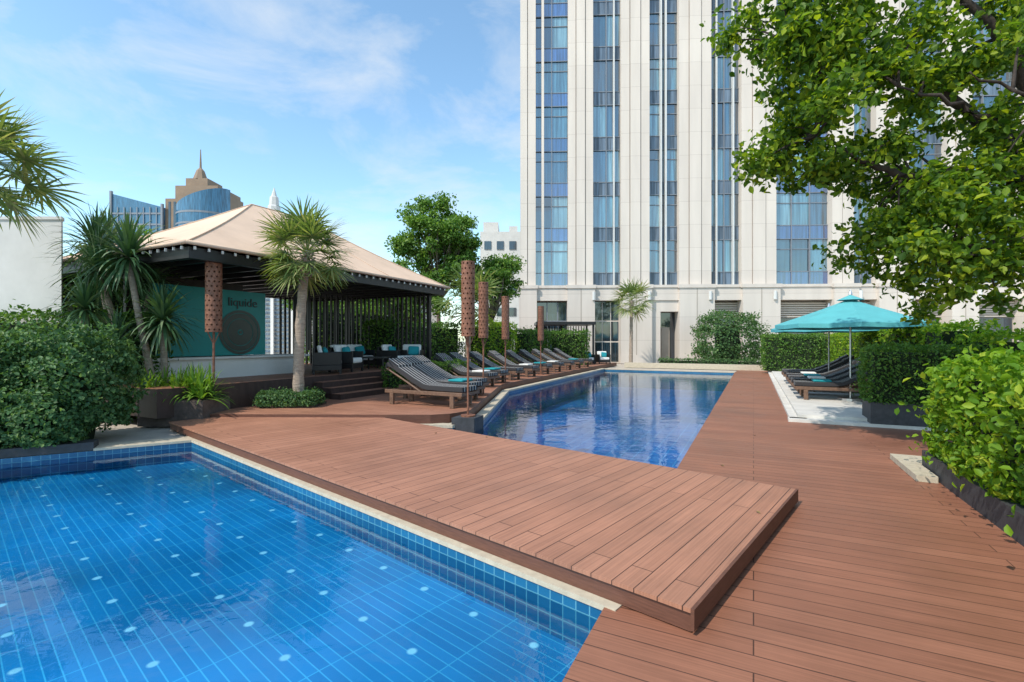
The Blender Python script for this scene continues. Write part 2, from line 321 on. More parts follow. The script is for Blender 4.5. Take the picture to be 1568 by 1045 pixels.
def fan_palm(name,base,top,r,nf=30,trunk=(.13,.09),nseg=22,lean=0):
    e=empty(name); mb=MB(); bz,tp=Vector(base),Vector(top)
    mid=(bz+tp)/2+Vector((lean,0,0)); path=bez(bz,mid,tp,22)
    rad=[(trunk[0]*(1-i/21)+trunk[1]*i/21)*(1+.05*((i%2)*2-1))*(1.35 if i==0 else 1) for i in range(22)]
    mb.tube(path,rad,12)
    for i in range(26):
        az=i*2.4; z=-.1-.5*(i/26); q=tp+Vector((math.cos(az)*trunk[1]*.8,math.sin(az)*trunk[1]*.8,z)); mb.tube([q,q+Vector((math.cos(az)*.10,math.sin(az)*.10,.12))],[.028,.012],5)
    mb.build('trunk',['palmbark'],e,smooth=True)
    it=[]; st=MB()
    for i in range(nf):
        az=i*2.39996+random.uniform(-.25,.25); el=R(82-128*((i+.3)/nf)**.9+random.uniform(-7,7))
        d=Vector((math.cos(az)*math.cos(el),math.sin(az)*math.cos(el),math.sin(el)))
        o=tp+Vector((0,0,-.12*(i/nf)))+d*.04
        pl=r*random.uniform(.40,.56); hub=o+d*pl+Vector((0,0,-.06*pl))
        st.tube([o,o+d*pl*.5+Vector((0,0,.02)),hub],[.014,.009,.007],4)
        s=d.cross(Vector((0,0,1))).normalized(); up=s.cross(d).normalized()
        roll=random.uniform(-.5,.5); s2=(s*math.cos(roll)+up*math.sin(roll)); 
        for j in range(nseg):
            th=R(-118+236*j/(nseg-1)); sd=(d*math.cos(th)+s2*math.sin(th)+up*(.10*(1 if j%2 else -1)))
            L=r*.55*(.66+.34*math.cos(th*.7))*random.uniform(.88,1.08)
            bb=s2*math.cos(th)-d*math.sin(th)
            it.append((hub,sd,L,.046*r,random.uniform(.15,.5)*(1+.3*i/nf),bb))
    st.build('petioles',['palm'],e); strips('fronds',it,'palm',e,seg=4)
    return e
def tree(name,base,crownc,cr,ncl,n_per,leaf,matname,bark='bark',tr=.16,clr=.6,fork=.55,gap=-.15):
    e=empty(name); mb=MB(); b=Vector(base); cc=Vector(crownc); fk=b+(cc-b)*fork
    mb.tube(bez(b,(b+fk)/2+Vector((.1,.05,0)),fk,8),[tr*(1-.45*i/7) for i in range(8)],10)
    cl=[]
    for i in range(ncl):
        d=Vector(rng.normal(size=3)).normalized(); q=random.uniform(.2,1.15)**.7
        c=cc+Vector((d.x*cr[0],d.y*cr[1],d.z*cr[2]))*q; cl.append((c.x,c.y,c.z,clr*random.uniform(.45,1.2)))
        m=fk+(c-fk)*.5+Vector((random.uniform(-.3,.3),random.uniform(-.3,.3),.3))
        mb.tube(bez(fk,m,c,6),[tr*.26*(1-i/6.5) for i in range(6)],5)
    mb.build('trunk',[bark],e,smooth=True); clumps(cl,n_per,leaf,matname,e,gap=gap,flat=.7); return e
# ---------------------------------------------------------------- pools & ground
MP=[(1.76,5.46),(-2.65,9.30),(-1.12,9.05),(-.62,9.7),(-.10,15.6),(5.3,27.74),(11.36,24.73)]
LP=[(.555,2.93),(-5.15,7.80),(-9.5,5.3),(-12,-4.3),(-3.03,-4.24)]
WZ=-.10
import bmesh
def ground():
    bm=bmesh.new(); es=[]
    for loop in ([(-900,-300),(900,-300),(900,1500),(-900,1500)],MP,LP):
        vs=[bm.verts.new((p[0],p[1],-.03)) for p in loop]
        for i in range(len(vs)): es.append(bm.edges.new((vs[i],vs[(i+1)%len(vs)])))
    bmesh.ops.triangle_fill(bm,use_beauty=True,use_dissolve=False,edges=es,normal=(0,0,1))
    me=bpy.data.meshes.new('ground'); bm.to_mesh(me); me.materials.append(M['paving']); o=bpy.data.objects.new('ground',me); sc.collection.objects.link(o)
ground()
def pool(name,loop,depth,ang,floorm,wallm,water):
    e=empty(name); me=bpy.data.meshes.new('basin'); n=len(loop)
    a=sum(loop[i][0]*loop[(i+1)%n][1]-loop[(i+1)%n][0]*loop[i][1] for i in range(n))
    if a<0: loop=loop[::-1]
    vs=[(p[0],p[1],-.03) for p in loop]+[(p[0],p[1],-depth) for p in loop]
    fs=[tuple(range(n,2*n))]+[((i+1)%n,i,n+i,n+(i+1)%n) for i in range(n)]
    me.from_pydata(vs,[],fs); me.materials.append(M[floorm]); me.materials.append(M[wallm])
    uv=me.uv_layers.new(name='UVMap'); ca,sa=math.cos(ang),math.sin(ang)
    for p in me.polygons:
        if p.index>0: p.material_index=1
        for li in p.loop_indices:
            vi=me.loops[li].vertex_index; x,y,z=vs[vi]
            if p.index==0: uv.data[li].uv=(x*ca+y*sa,-x*sa+y*ca)
            else:
                i=p.index-1; q=loop[i]; r=loop[(i+1)%n]; L=math.dist(q,r); k=0 if vi%n==i else L
                uv.data[li].uv=(k,z)
    o=bpy.data.objects.new('basin',me); sc.collection.objects.link(o); o.parent=e
    w=bpy.data.meshes.new('water_surface'); w.from_pydata([(p[0],p[1],WZ) for p in loop],[],[tuple(range(n))]); w.materials.append(M[water])
    o=bpy.data.objects.new('water_surface',w); sc.collection.objects.link(o); o.parent=e
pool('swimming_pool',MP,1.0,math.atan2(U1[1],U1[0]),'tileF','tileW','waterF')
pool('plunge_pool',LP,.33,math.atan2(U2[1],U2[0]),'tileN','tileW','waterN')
def ribbon(mb,line,w0,w1,z0,z1,m=0):
    pts=[np.array(p,float) for p in line]; k=len(pts); off=[]
    for i in range(k):
        ds=[]
        if i>0: d=pts[i]-pts[i-1]; ds.append(d/np.linalg.norm(d))
        if i<k-1: d=pts[i+1]-pts[i]; ds.append(d/np.linalg.norm(d))
        ns=[np.array([-d[1],d[0]]) for d in ds]; v=sum(ns); v=v/np.linalg.norm(v); v=v/max(.4,float(v@ns[0])); off.append(v)
    for i in range(k-1):
        mb.prism([tuple(pts[i]+off[i]*w0),tuple(pts[i+1]+off[i+1]*w0),tuple(pts[i+1]+off[i+1]*w1),tuple(pts[i]+off[i]*w1)],z0,z1,m)
mb=MB(); ribbon(mb,MP[1:],-.02,.2,-.026,.03); mb.build('pool_coping',['coping'])
mb=MB(); ribbon(mb,[(-6.2,7.18),(-5.15,7.80),(.62,2.875)],-.012,.4,-.027,.008); mb.build('pool_coping',['coping'],bevel=.004)
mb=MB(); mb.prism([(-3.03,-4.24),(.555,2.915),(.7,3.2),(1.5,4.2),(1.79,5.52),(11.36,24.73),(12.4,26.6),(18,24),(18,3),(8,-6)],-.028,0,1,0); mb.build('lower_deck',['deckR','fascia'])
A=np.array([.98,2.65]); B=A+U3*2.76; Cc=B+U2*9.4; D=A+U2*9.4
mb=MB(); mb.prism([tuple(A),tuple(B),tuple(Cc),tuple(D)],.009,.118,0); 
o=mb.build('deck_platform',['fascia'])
mb=MB(); mb.prism([tuple(A-U3*.02-U2*.02),tuple(B+U3*.02-U2*.02),tuple(Cc+U3*.02),tuple(D-U3*.02)],.121,.145,0); mb.build('boards',['deckP'],o,bevel=.004)
mb=MB()
q0=A-U3*.026-U2*.026; q1=B+U3*.026-U2*.026
mb.prism([tuple(q0),tuple(q1),tuple(q1+U2*.02),tuple(q0+U2*.02)],.03,.149,0)
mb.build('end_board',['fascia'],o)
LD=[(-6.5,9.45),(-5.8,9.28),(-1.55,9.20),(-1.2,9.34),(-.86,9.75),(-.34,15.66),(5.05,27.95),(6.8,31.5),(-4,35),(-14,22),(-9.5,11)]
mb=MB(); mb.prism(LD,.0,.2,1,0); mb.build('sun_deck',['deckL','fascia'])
mb=MB(); mb.prism([(-1.14,9.1),(-.70,9.02),(-.55,9.42),(-.98,9.5)],-.2,.16); mb.build('torch_plinth',['darkplanter'],bevel=.01)
# fallen leaves
n=46; lp=np.stack([rng.uniform(-4,9,n),rng.uniform(2,16,n),np.zeros(n)],1)
keep=[]
for p in lp:
    s=p[:2]@U1; t=p[:2]@N1
    if t>-.7 and t<1.7 and (p[:2]-B)@U3>.1: p[2]=.008; keep.append(p)
    elif 0<(p[:2]-A)@U3<2.7 and 0<(p[:2]-A)@U2<8.5: p[2]=.153; keep.append(p)
keep=np.array(keep); n=len(keep); a=rng.normal(size=(n,3)); a[:,2]*=.05; b=np.cross(np.tile([0,0,1.],(n,1))+rng.normal(size=(n,3))*.1,a)
leafmesh('fallen_leaves',keep,a,b,rng.uniform(.035,.07,n),rng.uniform(.02,.035,n),'litter')
# ---------------------------------------------------------------- tower
TW=empty('hotel_tower',(0.6,35.2,0),R(-3))
cols=[(0,1.12),(3.46,5.25),(7.24,9.26),(11.34,13.6),(15.7,18.1),(21.9,23.4),(24.9,27.1),(29.7,31.3),(34.6,37),(40,42.5)]
FH=3.3; Z0=5.6; NF=13; TOP=Z0+NF*FH
body=MB(); body.box(.02,42.4,1.0,24,0,TOP+1.2); body.build('body',['facade'],TW)
mb=MB()
for (a,b) in cols:
    w=(b-a); g=.05; f=.30
    if w>1.5:
        mb.box(a,a+w*f,-.02,.985,Z0,TOP,0); mb.box(a+w*f+g,b-w*f-g,-.09,.985,Z0,TOP,0); mb.box(b-w*f,b,-.02,.985,Z0,TOP,0)
        mb.box(a+w*f,a+w*f+g,.08,.98,Z0,TOP,1); mb.box(b-w*f-g,b-w*f,.08,.98,Z0,TOP,1)
    else:
        mb.box(a,a+w*.45,-.06,.985,Z0,TOP,0); mb.box(a+w*.45+g,b,-.02,.985,Z0,TOP,0); mb.box(a+w*.45,a+w*.45+g,.08,.98,Z0,TOP,1)
    mb.box(a-.08,b+.08,-.45,.99,0,Z0-.25,0); mb.box(a-.16,b+.16,-.53,.985,Z0-.25,Z0-.003,0)
    mb.box(a-.12,b+.12,-.5,-.453,0,.6,0)
    if w>1.5: mb.box(a+w*.5-.03,a+w*.5+.03,-.456,-.4505,.6,Z0-.3,1)
mb.build('piers',['facade','recess'],TW)
mb=MB()
for bi in range(len(cols)-1):
    x0=cols[bi][1]; x1=cols[bi+1][0]; w=x1-x0
    nm=2 if w<3 else 3
    sp=2 if bi in (0,4) else 3
    for k in range(NF):
        z=Z0+k*FH
        mb.box(x0+.003,x1-.003,.50,.98,z,z+.95,sp)
        mb.box(x0+.003,x1-.003,.46,.499,z+.95,z+1.0,4); mb.box(x0+.003,x1-.003,.46,.499,z-.025,z+.025,4)
        for j in range(nm):
            a=x0+w*j/nm; b=x0+w*(j+1)/nm; tl=rng.uniform(-.012,.012)
            mb.add([(a+.01,.56,z+.95),(b-.01,.56+tl,z+.95),(b-.01,.56+tl,z+FH),(a+.01,.56,z+FH)],[(0,1,2,3)],1)
        if bi%2==0: mb.box(x0+.003,x1-.003,.50,.545,z+2.55,z+2.60,4)
    for j in range(0,nm+1):
        a=x0+w*j/nm; a=min(max(a,x0+.03),x1-.03)
        if bi==2 and j in(1,): 
            mb.box(a-.22,a-.12,.15,.545,Z0,TOP,5); mb.box(a+.12,a+.22,.15,.545,Z0,TOP,5)
        elif 0<j<nm: mb.box(a-.025,a+.025,.42,.58,Z0+.001,TOP-.001,4)
    if bi==0: mb.box(x0+.42,x0+.60,.0,.545,Z0,TOP,0)
    if bi==1: mb.box(x1-.5,x1-.42,.2,.545,Z0,TOP,5)
    if bi==3: mb.box(x0+.42,x0+.5,.2,.545,Z0,TOP,5); mb.box(x1-.5,x1-.42,.2,.545,Z0,TOP,5)
    mb.box(x0+.07,x1-.07,-.2,.98,Z0-1.1,Z0-.2,0); mb.box(x0+.05,x1-.05,-.28,.97,Z0-.199,Z0-.01,0)
    if bi==1:
        for j in range(3):
            a=x0+.1+(w-.2)*j/3; b=a+(w-.2)/3
            for zz in (0.1,1.6,3.1): mb.add([(a+.03,.3,zz),(b-.03,.3,zz),(b-.03,.3,min(zz+1.4,4.45)),(a+.03,.3,min(zz+1.4,4.45))],[(0,1,2,3)],7)
        mb.box(x0+.08,x1-.08,.32,.97,0,4.4,0)
    elif bi==2:
        mb.box(x0+.08,x0+.75,-.1,.97,0,4.5,0); mb.box(x0+.75,x1-.08,-.1,.97,3.7,4.5,0)
        mb.box(x0+.76,x1-.09,.80,.96,0,3.69,7); mb.box(x0+1.0,x0+1.6,.7,.79,0,2.6,6)
    elif bi==0:
        mb.box(x0+.08,x1-.08,.35,.97,0,4.4,7)
        for zz in (1.5,3.0): mb.box(x0+.08,x1-.08,.28,.345,zz,zz+.08,4)
        for j in (1,2): mb.box(x0+w*j/3,x0+w*j/3+.08,.27,.346,0,4.4,4)
    else:
        mb.box(x0+.08,x1-.08,.55,.97,0,4.4,6)
        mb.box(x0+.3,x1-.3,.40,.54,0,3.2,7)
        for zz in np.arange(3.3,4.3,.16): mb.box(x0+.12,x1-.12,.42,.548,zz,zz+.06,0)
mb.build('glazing',['facade','glass','spandrel','spandrelg','frame','bracket','recess','dglass'],TW)
mb=MB()
for (a,b) in cols[1:9]: mb.tube([((a+b)/2+.9,-.5,4.5),((a+b)/2+.9,-.5,5.1)],.12,8)
mb.build('wall_lights',['bracket'],TW)
# ---------------------------------------------------------------- distant buildings
DB=empty('distant_office_tower')
mb=MB()
def slant(mb,x0,x1,y0,y1,z0,za,zb,m):
    mb.add([(x0,y0,z0),(x1,y0,z0),(x1,y1,z0),(x0,y1,z0),(x0,y0,za),(x1,y0,zb),(x1,y1,zb),(x0,y1,za)],[(4,5,6,7),(0,1,5,4),(1,2,6,5),(2,3,7,6),(3,0,4,7)],m)
slant(mb,-124,-108,150,165,0,47.2,43,0)
n=14; vs=[]
for i in range(n):
    t=math.pi+math.pi*i/(n-1); x=-97.5+8*math.cos(t); y=154+7*math.sin(t); vs.append((x,y,0))
top=[(x,y,43+ (x+105.5)/16*6.5) for x,y,_ in vs]
mb.add(vs+top,[(i,i+1,n+i+1,n+i) for i in range(n-1)]+[tuple(range(n,2*n))],0)
for k in range(13):
    mb.box(-124.1,-107.9,149.8,149.95,k*3.4,k*3.4+.5,2)
    z=k*3.4; v2=[(-97.5+(x+97.5)*1.012,154+(y-154)*1.012,z) for x,y,_ in vs]; v3=[(x,y,z+.6) for x,y,_ in v2]
    mb.add(v2+v3,[(i,i+1,n+i+1,n+i) for i in range(n-1)],2)
for x in np.arange(-124,-108,2): mb.box(x,x+.25,149.7,149.79,0,43,2)
mb.box(-108,-95,151,168,0,46,1); mb.box(-107,-93.5,154,167,46,51,1); mb.box(-105,-98,156,164,51,54,1); mb.box(-94.5,-92,152,166,0,49,1)
for x in np.arange(-107,-95.5,1.6): mb.box(x,x+.7,150.9,150.99,2,45,3)
mb.tube([(-101.5,158,54),(-101.5,158,57),(-101.5,158,58),(-101.5,158,64)],[2.2,1.2,.35,.12],8,1)
for x in (-124,-108.2): mb.box(x-.3,x+.3,149.6,150.3,0,44 if x>-120 else 48,2)
mb.build('mass',['bglass','gold','frame','dglass'],DB)
mb=MB(); mb.tube([(-73.6,150,0),(-73.6,150,43),(-73.6,150,43.5),(-73.6,150,46),(-73.6,150,46.3),(-73.6,150,49)],[1.9,1.9,1.5,1.3,.9,.1],8); mb.build('distant_spire',['wallgrey'])
WB=empty('white_apartment_block'); mb=MB(); mb.box(-4.6,1.2,70,84,0,17.4); mb.box(-4.2,-2,71,80,17.4,19); mb.box(-.4,.8,70.5,76,17.4,18.3)
for k in range(5):
    for j in range(3): mb.box(-4+j*1.8,-3+j*1.8,69.9,69.997,2+k*3.2,3.2+k*3.2,1)
mb.build('mass',['wallgrey','dglass'],WB)
LB=empty('louvered_building'); mb=MB(); mb.box(-24,-6,34,40,0,5.6,0)
for k in range(18): mb.box(-23.9,-6.1,33.86,33.99,.2+k*.3,.34+k*.3,1)
for k in range(13): mb.box(-23.8+k*1.4,-23.6+k*1.4,33.7,33.855,0,5.6,0)
mb.build('mass',['white','spandrelg'],LB)
# ---------------------------------------------------------------- pavilion
PVL=empty('poolside_pavilion')
def pv3(s,w,z): p=PV(s,w); return (p[0],p[1],z)
mb=MB(); mb.prism([PV(-.3,.35),PV(9,.35),PV(9,6.6),PV(-.3,6.6)],.19,.72,0,1)
for i in range(3): mb.prism([PV(3.2,.352),PV(5.3,.352),PV(5.3,-.55+.3*i),PV(3.2,-.55+.3*i)],.198+.001*i,.2+.13*(i+1),0,1)
mb.build('base',['darkwood','deckL'],PVL)
L_,W_=8.64,6.5; EZ,RZ=3.42,5.42
def roofz(s,w):
    ds=min(s/3.6,(L_-s)/3.34,w/3.25,(W_-w)/3.25); ds=max(0,min(1,ds)); return EZ+(RZ-EZ)*(ds*.86+.14*ds*ds)
mb=MB()
def patch(a,b,c,d,n=8):
    vs=[]
    for i in range(n+1):
        for j in range(n+1):
            u=i/n;v=j/n
            s=(a[0]*(1-u)+b[0]*u)*(1-v)+(d[0]*(1-u)+c[0]*u)*v; w=(a[1]*(1-u)+b[1]*u)*(1-v)+(d[1]*(1-u)+c[1]*u)*v
            vs.append(pv3(s,w,roofz(s,w)))
    mb.add(vs,[(i*(n+1)+j,(i+1)*(n+1)+j,(i+1)*(n+1)+j+1,i*(n+1)+j+1) for i in range(n) for j in range(n)])
r0,r1=(3.6,3.25),(5.3,3.25)
patch((0,0),(L_,0),r1,r0); patch((L_,W_),(0,W_),r0,r1); patch((0,W_),(0,0),r0,r0); patch((L_,0),(L_,W_),r1,r1)
ro=mb.build('canvas_roof',['roof'],PVL); so=ro.modifiers.new('s','SOLIDIFY'); so.thickness=.03
mb=MB()
def seam(a,b,r=.016):
    pts=[pv3(a[0]+(b[0]-a[0])*t,a[1]+(b[1]-a[1])*t,roofz(a[0]+(b[0]-a[0])*t,a[1]+(b[1]-a[1])*t)+.012) for t in np.linspace(0,1,9)]; mb.tube(pts,r,6)
seam((0,0),r0);seam((0,W_),r0);seam((L_,0),r1);seam((L_,W_),r1);seam(r0,r1);seam((L_*.33,0),(4.1,3.25),.007);seam((L_*.66,0),(4.9,3.25),.007)
for a,b in (((0,0),(L_,0)),((L_,0),(L_,W_)),((0,0),(0,W_))): seam(a,b,.035)
mb.build('roof_seams',['roof'],PVL,smooth=True)
mb=MB()
def edge(a,b):
    a=np.array(a);b=np.array(b);n=int(np.linalg.norm(b-a)/.26)
    for i in range(n):
        t=(i+.5)/n; q=a+(b-a)*t; p=PV(*q); mb.obox(p,U1,N1,.035,.03,EZ-.10,EZ-.04,1)
edge((0.07,.07),(L_-.07,.07)); edge((.07,.12),(.07,W_-.12)); edge((L_-.07,.12),(L_-.07,W_-.12))
for (s0,s1,w0,w1) in ((.12,L_-.12,.12,.26),(.12,.26,.262,W_-.26),(L_-.26,L_-.12,.262,W_-.26),(.12,L_-.12,W_-.26,W_-.12)):
    mb.prism([PV(s0,w0),PV(s1,w0),PV(s1,w1),PV(s0,w1)],EZ-.26,EZ-.05,0)
mb.prism([PV(.3,.3),PV(L_-.3,.3),PV(L_-.3,W_-.3),PV(.3,W_-.3)],EZ-.12,EZ-.09,0)
for k in range(14): s=.6+k*.6; mb.prism([PV(s,.3),PV(s+.08,.3),PV(s+.08,W_-.3),PV(s,W_-.3)],EZ-.25,EZ-.125,0)
for s in (.5,2.9,8.2):
    for w in (.55,W_-.5):
        if (s,w)==(.5,.55): continue
        mb.obox(PV(s,w),U1,N1,.12,.12,.72,EZ-.24,0)
mb.obox(PV(3.12,.75),U1,N1,.07,.07,.72,EZ-.24,0)
for w in np.arange(.75,5.9,.19): mb.obox(PV(8.2,w),U1,N1,.05,.07,.72,EZ-.24,0)
for s in np.arange(6.6,8.2,.19): mb.obox(PV(s,5.9),U1,N1,.07,.05,.72,EZ-.24,0)
for s in np.arange(5.6,8.1,.24): mb.obox(PV(s,3.6),U1,N1,.06,.05,1.3,EZ-.24,0)
mb.build('frame_and_screens',['black','cush'],PVL)
mb=MB(); mb.prism([PV(.3,2.0),PV(4.3,2.0),PV(4.3,2.7),PV(.3,2.7)],.722,1.18,0); mb.prism([PV(.3,1.9),PV(4.4,1.9),PV(4.4,2.75),PV(.3,2.75)],1.181,1.23,0)
mb.build('bar_counter',['white'],PVL,bevel=.008)
mb=MB(); mb.prism([PV(.4,2.9),PV(3.1,2.9),PV(3.1,3.0),PV(.4,3.0)],.72,3.1); mb.build('rear_wall',['darkwood'],PVL)
SG=empty('wall_sign'); mb=MB(); mb.prism([PV(.6,2.2),PV(3.25,2.2),PV(3.25,2.26),PV(.6,2.26)],1.25,2.85,0); mb.build('panel',['teal'],SG)
mb=MB()
cs,cw,cz=2.55,2.19,1.82
for ri,(a,b) in enumerate([(.07,.33),(.345,.47),(.485,.55),(0,.045)]):
    n=48; vs=[]
    for i in range(n):
        t=2*math.pi*i/n
        for r_ in (a,b): vs.append(pv3(cs+math.cos(t)*r_,cw-.002*ri,cz+math.sin(t)*r_))
    mb.add(vs,[(2*i,2*i+1,(2*i+3)%(2*n),(2*i+2)%(2*n)) for i in range(n)])
mb.build('emblem',['emblem'],SG)
cu=bpy.data.curves.new('lettering','FONT'); cu.body='liquide'; cu.size=.30; cu.extrude=.006; cu.materials.append(M['black'])
to=bpy.data.objects.new('lettering',cu); sc.collection.objects.link(to); p=PV(2.22,2.185); to.location=(p[0],p[1],2.47); to.rotation_euler=(R(90),0,math.atan2(U1[1],U1[0])); to.parent=SG
# ---------------------------------------------------------------- furniture
def make_armchair(name,loc,rz,w=.75,pil='tealcloth'):
    e=empty(name,loc,rz); mb=MB()
    mb.box(-w/2,w/2,-.36,.36,.10,.24,0)
    for x in (-w/2,w/2-.06):
        for y in (-.36,.30): mb.box(x,x+.06,y,y+.06,0,.099,0)
        mb.box(x,x+.06,-.36,.36,.241,.58,0)
    mb.box(-w/2+.061,w/2-.061,.30,.36,.241,.70,0)
    mb.build('frame',['black'],e,bevel=.01)
    n=max(1,round((w-.1)/.65)); ww=(w-.14)/n
    mb=MB()
    for i in range(n):
        mb.box(-w/2+.07+i*ww+.005,-w/2+.07+(i+1)*ww-.005,-.37,.27,.245,.40,0)
    mb.build('seat_cushions',['cush'],e,bevel=.045)
    for i in range(n):
        cx=-w/2+.07+(i+.5)*ww
        for nm,m_,W2,H2,dy in (('back_cushion','cush',ww*.96,.36,.16),('pillow',pil,.36,.30,.02)):
            mb=MB(); mb.box(-W2/2,W2/2,-.055,.055,-H2/2,H2/2); ob=mb.build(nm,[m_],e,bevel=.05)
            ob.location=(cx+(.08 if nm=='pillow' else 0),dy,.41+H2/2); ob.rotation_euler=(R(-14),R(random.uniform(-9,9)) if nm=='pillow' else 0,R(random.uniform(-8,8)))
    return e
az=math.atan2(U1[1],U1[0])
for s,w,rz,ww in ((4.2,1.0,az+R(50),.75),(5.1,1.2,az+R(20),.75),(6.6,2.5,az,1.5),(7.2,1.3,az+R(15),.8),(7.75,.95,az-R(60),.8)):
    p=PV(s,w); make_armchair('lounge_armchair' if ww<1 else 'lounge_sofa',(p[0],p[1],.72),rz,ww)
def make_table(loc):
    e=empty('coffee_table',loc); mb=MB(); mb.box(-.35,.35,-.35,.35,.36,.40)
    for x in(-.33,.29):
        for y in (-.33,.29): mb.box(x,x+.04,y,y+.04,0,.36)
    mb.build('table',['black'],e,bevel=.005)
p=PV(6.1,1.0); make_table((p[0],p[1],.72))
def lounger_mesh():
    mb=MB(); prof=[(1.0,.34),(.5,.34),(.12,.35),(-.02,.37),(-.3,.50),(-.6,.66),(-.86,.80),(-.97,.83),(-1.03,.78)]
    hw=.31; th=.10; vs=[]
    for i,(x,z) in enumerate(prof):
        vs+=[(x,-hw,z),(x,hw,z),(x,hw,z+th),(x,-hw,z+th)]
    k=len(prof); fs=[(0,1,2,3),(4*k-1,4*k-2,4*k-3,4*k-4)]
    for i in range(k-1):
        a=4*i;b=4*i+4; fs+=[(a,b,b+1,a+1),(a+1,b+1,b+2,a+2),(a+2,b+2,b+3,a+3),(a+3,b+3,b,a)]
    mb.add(vs,fs,0)
    for y in (-.345,.345):
        mb.box(-1.0,1.02,y-.025,y+.025,.25,.33,1)
        mb.tube([(-.05,y*.94,.31),(-.5,y*.94,.55),(-.98,y*.94,.79)],.022,6,1)
        mb.box(.72,.82,y-.03,y+.03,0,.249,1); mb.box(-.86,-.76,y-.03,y+.03,0,.249,1)
    for x in (.97,-.98,.76,-.82,0): mb.box(x,x+.05,-.319,.319,.26,.32,1)
    mb.box(.72,.78,-.314,.314,.08,.13,1)
    mb.tube([(-.55,0,.3),(-.72,0,.66)],.015,5,1)
    mb.box(-1.0,-.72,-.24,.24,.90,1.0,2)
    o=mb.build('sun_lounger',['stripe','teak','stripe'])
    me=o.data
    for v in me.vertices:
        if v.index>=len(me.vertices)-8 : v.co.z += -(v.co.x+.98)*.55
    b=o.modifiers.new('bevel','BEVEL'); b.width=.022; b.segments=2
    return o
base=lounger_mesh(); first=True
def put_lounger(x,y,z,rz):
    global first
    if first: o=base; first=False
    else:
        o=bpy.data.objects.new('sun_lounger',base.data); sc.collection.objects.link(o); b=o.modifiers.new('bevel','BEVEL'); b.width=.022; b.segments=2
    o.location=(x,y,z); o.rotation_euler=(0,0,rz+R(random.uniform(-2,2)))
an=math.atan2(N1[1],N1[0])
LL=((-1.78,10.7),(-1.72,11.75),(-1.68,12.8),(-1.45,15.2),(-1.15,16.5),(-.6,17.9),(.05,19.4),(.7,20.9),(1.35,22.3),(2.0,23.7),(2.65,25.1),(3.3,26.5))
for x,y in LL: put_lounger(x,y,.2,an)
for s in (14.6,15.7,16.8,17.9,19.4,20.5): x,y=P(s,1.95); put_lounger(x,y,.12,an+math.pi)
def towel(x,y,z,rz,m):
    e=empty('folded_towel',(x,y,z),rz); mb=MB(); mb.box(-.2,.2,-.24,.24,0,.05,0); mb.build('cloth',[m],e,bevel=.02)
for i,s in enumerate((14.6,15.7,16.8,17.9)):
    x,y=P(s,1.55); towel(x,y,.57,an,'cush' if i%2 else 'tealcloth')
for i,j in enumerate((1,3,4,6,7,8,10)): x,y=LL[j]; towel(x+.5,y-.25,.65,an,'cush' if i%2 else 'tealcloth')
def torch(x,y,zb,z0,z1,r=.14,k=0):
    e=empty('torch_lantern',(x,y,zb)); mb=MB()
    z0-=zb; z1-=zb
    mb.tube([(0,0,0),(0,0,z0+.02)],.022,8); mb.tube([(0,0,0),(0,0,.03)],.14,16)
    rows=15; n=10; h=(z1-z0)/rows; shell=MB()
    for i in range(rows):
        for j in range(n):
            a0=2*math.pi*(j+.5*(i%2))/n; da=2*math.pi/n
            def pt(u,v,rr=r): 
                a=a0+u*da; return (math.cos(a)*rr,math.sin(a)*rr,z0+h*(i+v))
            outer=[(0,0),(.5,0),(1,0),(1,.5),(1,1),(.5,1),(0,1),(0,.5)]; inner=[(.36,.36),(.5,.28),(.64,.36),(.74,.5),(.64,.64),(.5,.72),(.36,.64),(.26,.5)]
            vs=[pt(*q) for q in outer]+[pt(*q) for q in inner]
            shell.add(vs,[(q,(q+1)%8,8+(q+1)%8,8+q) for q in range(8)])
    o=shell.build('shell',['rust'],e); s_=o.modifiers.new('s','SOLIDIFY'); s_.thickness=.015
    mb.tube([(0,0,z0),(0,0,z0+.03)],r*.98,16); mb.tube([(0,0,z1-.03),(0,0,z1)],r*.98,16); mb.tube([(0,0,z0),(0,0,z1-.1)],r*.55,10)
    for a in (0,2.1,4.2): mb.tube([(0,0,z0-.25),(math.cos(a)*r*.8,math.sin(a)*r*.8,z0)],.01,5)
    mb.build('pole',['rust'],e,smooth=False)
torch(-6.0,9.75,.2,1.78,3.22,.15); torch(-.84,9.27,.16,1.69,3.12,.13); torch(-.74,12.55,.2,1.68,3.12,.13); torch(-.22,16.3,.2,1.66,3.1,.13); torch(1.2,20.2,.2,1.62,3.05,.13)
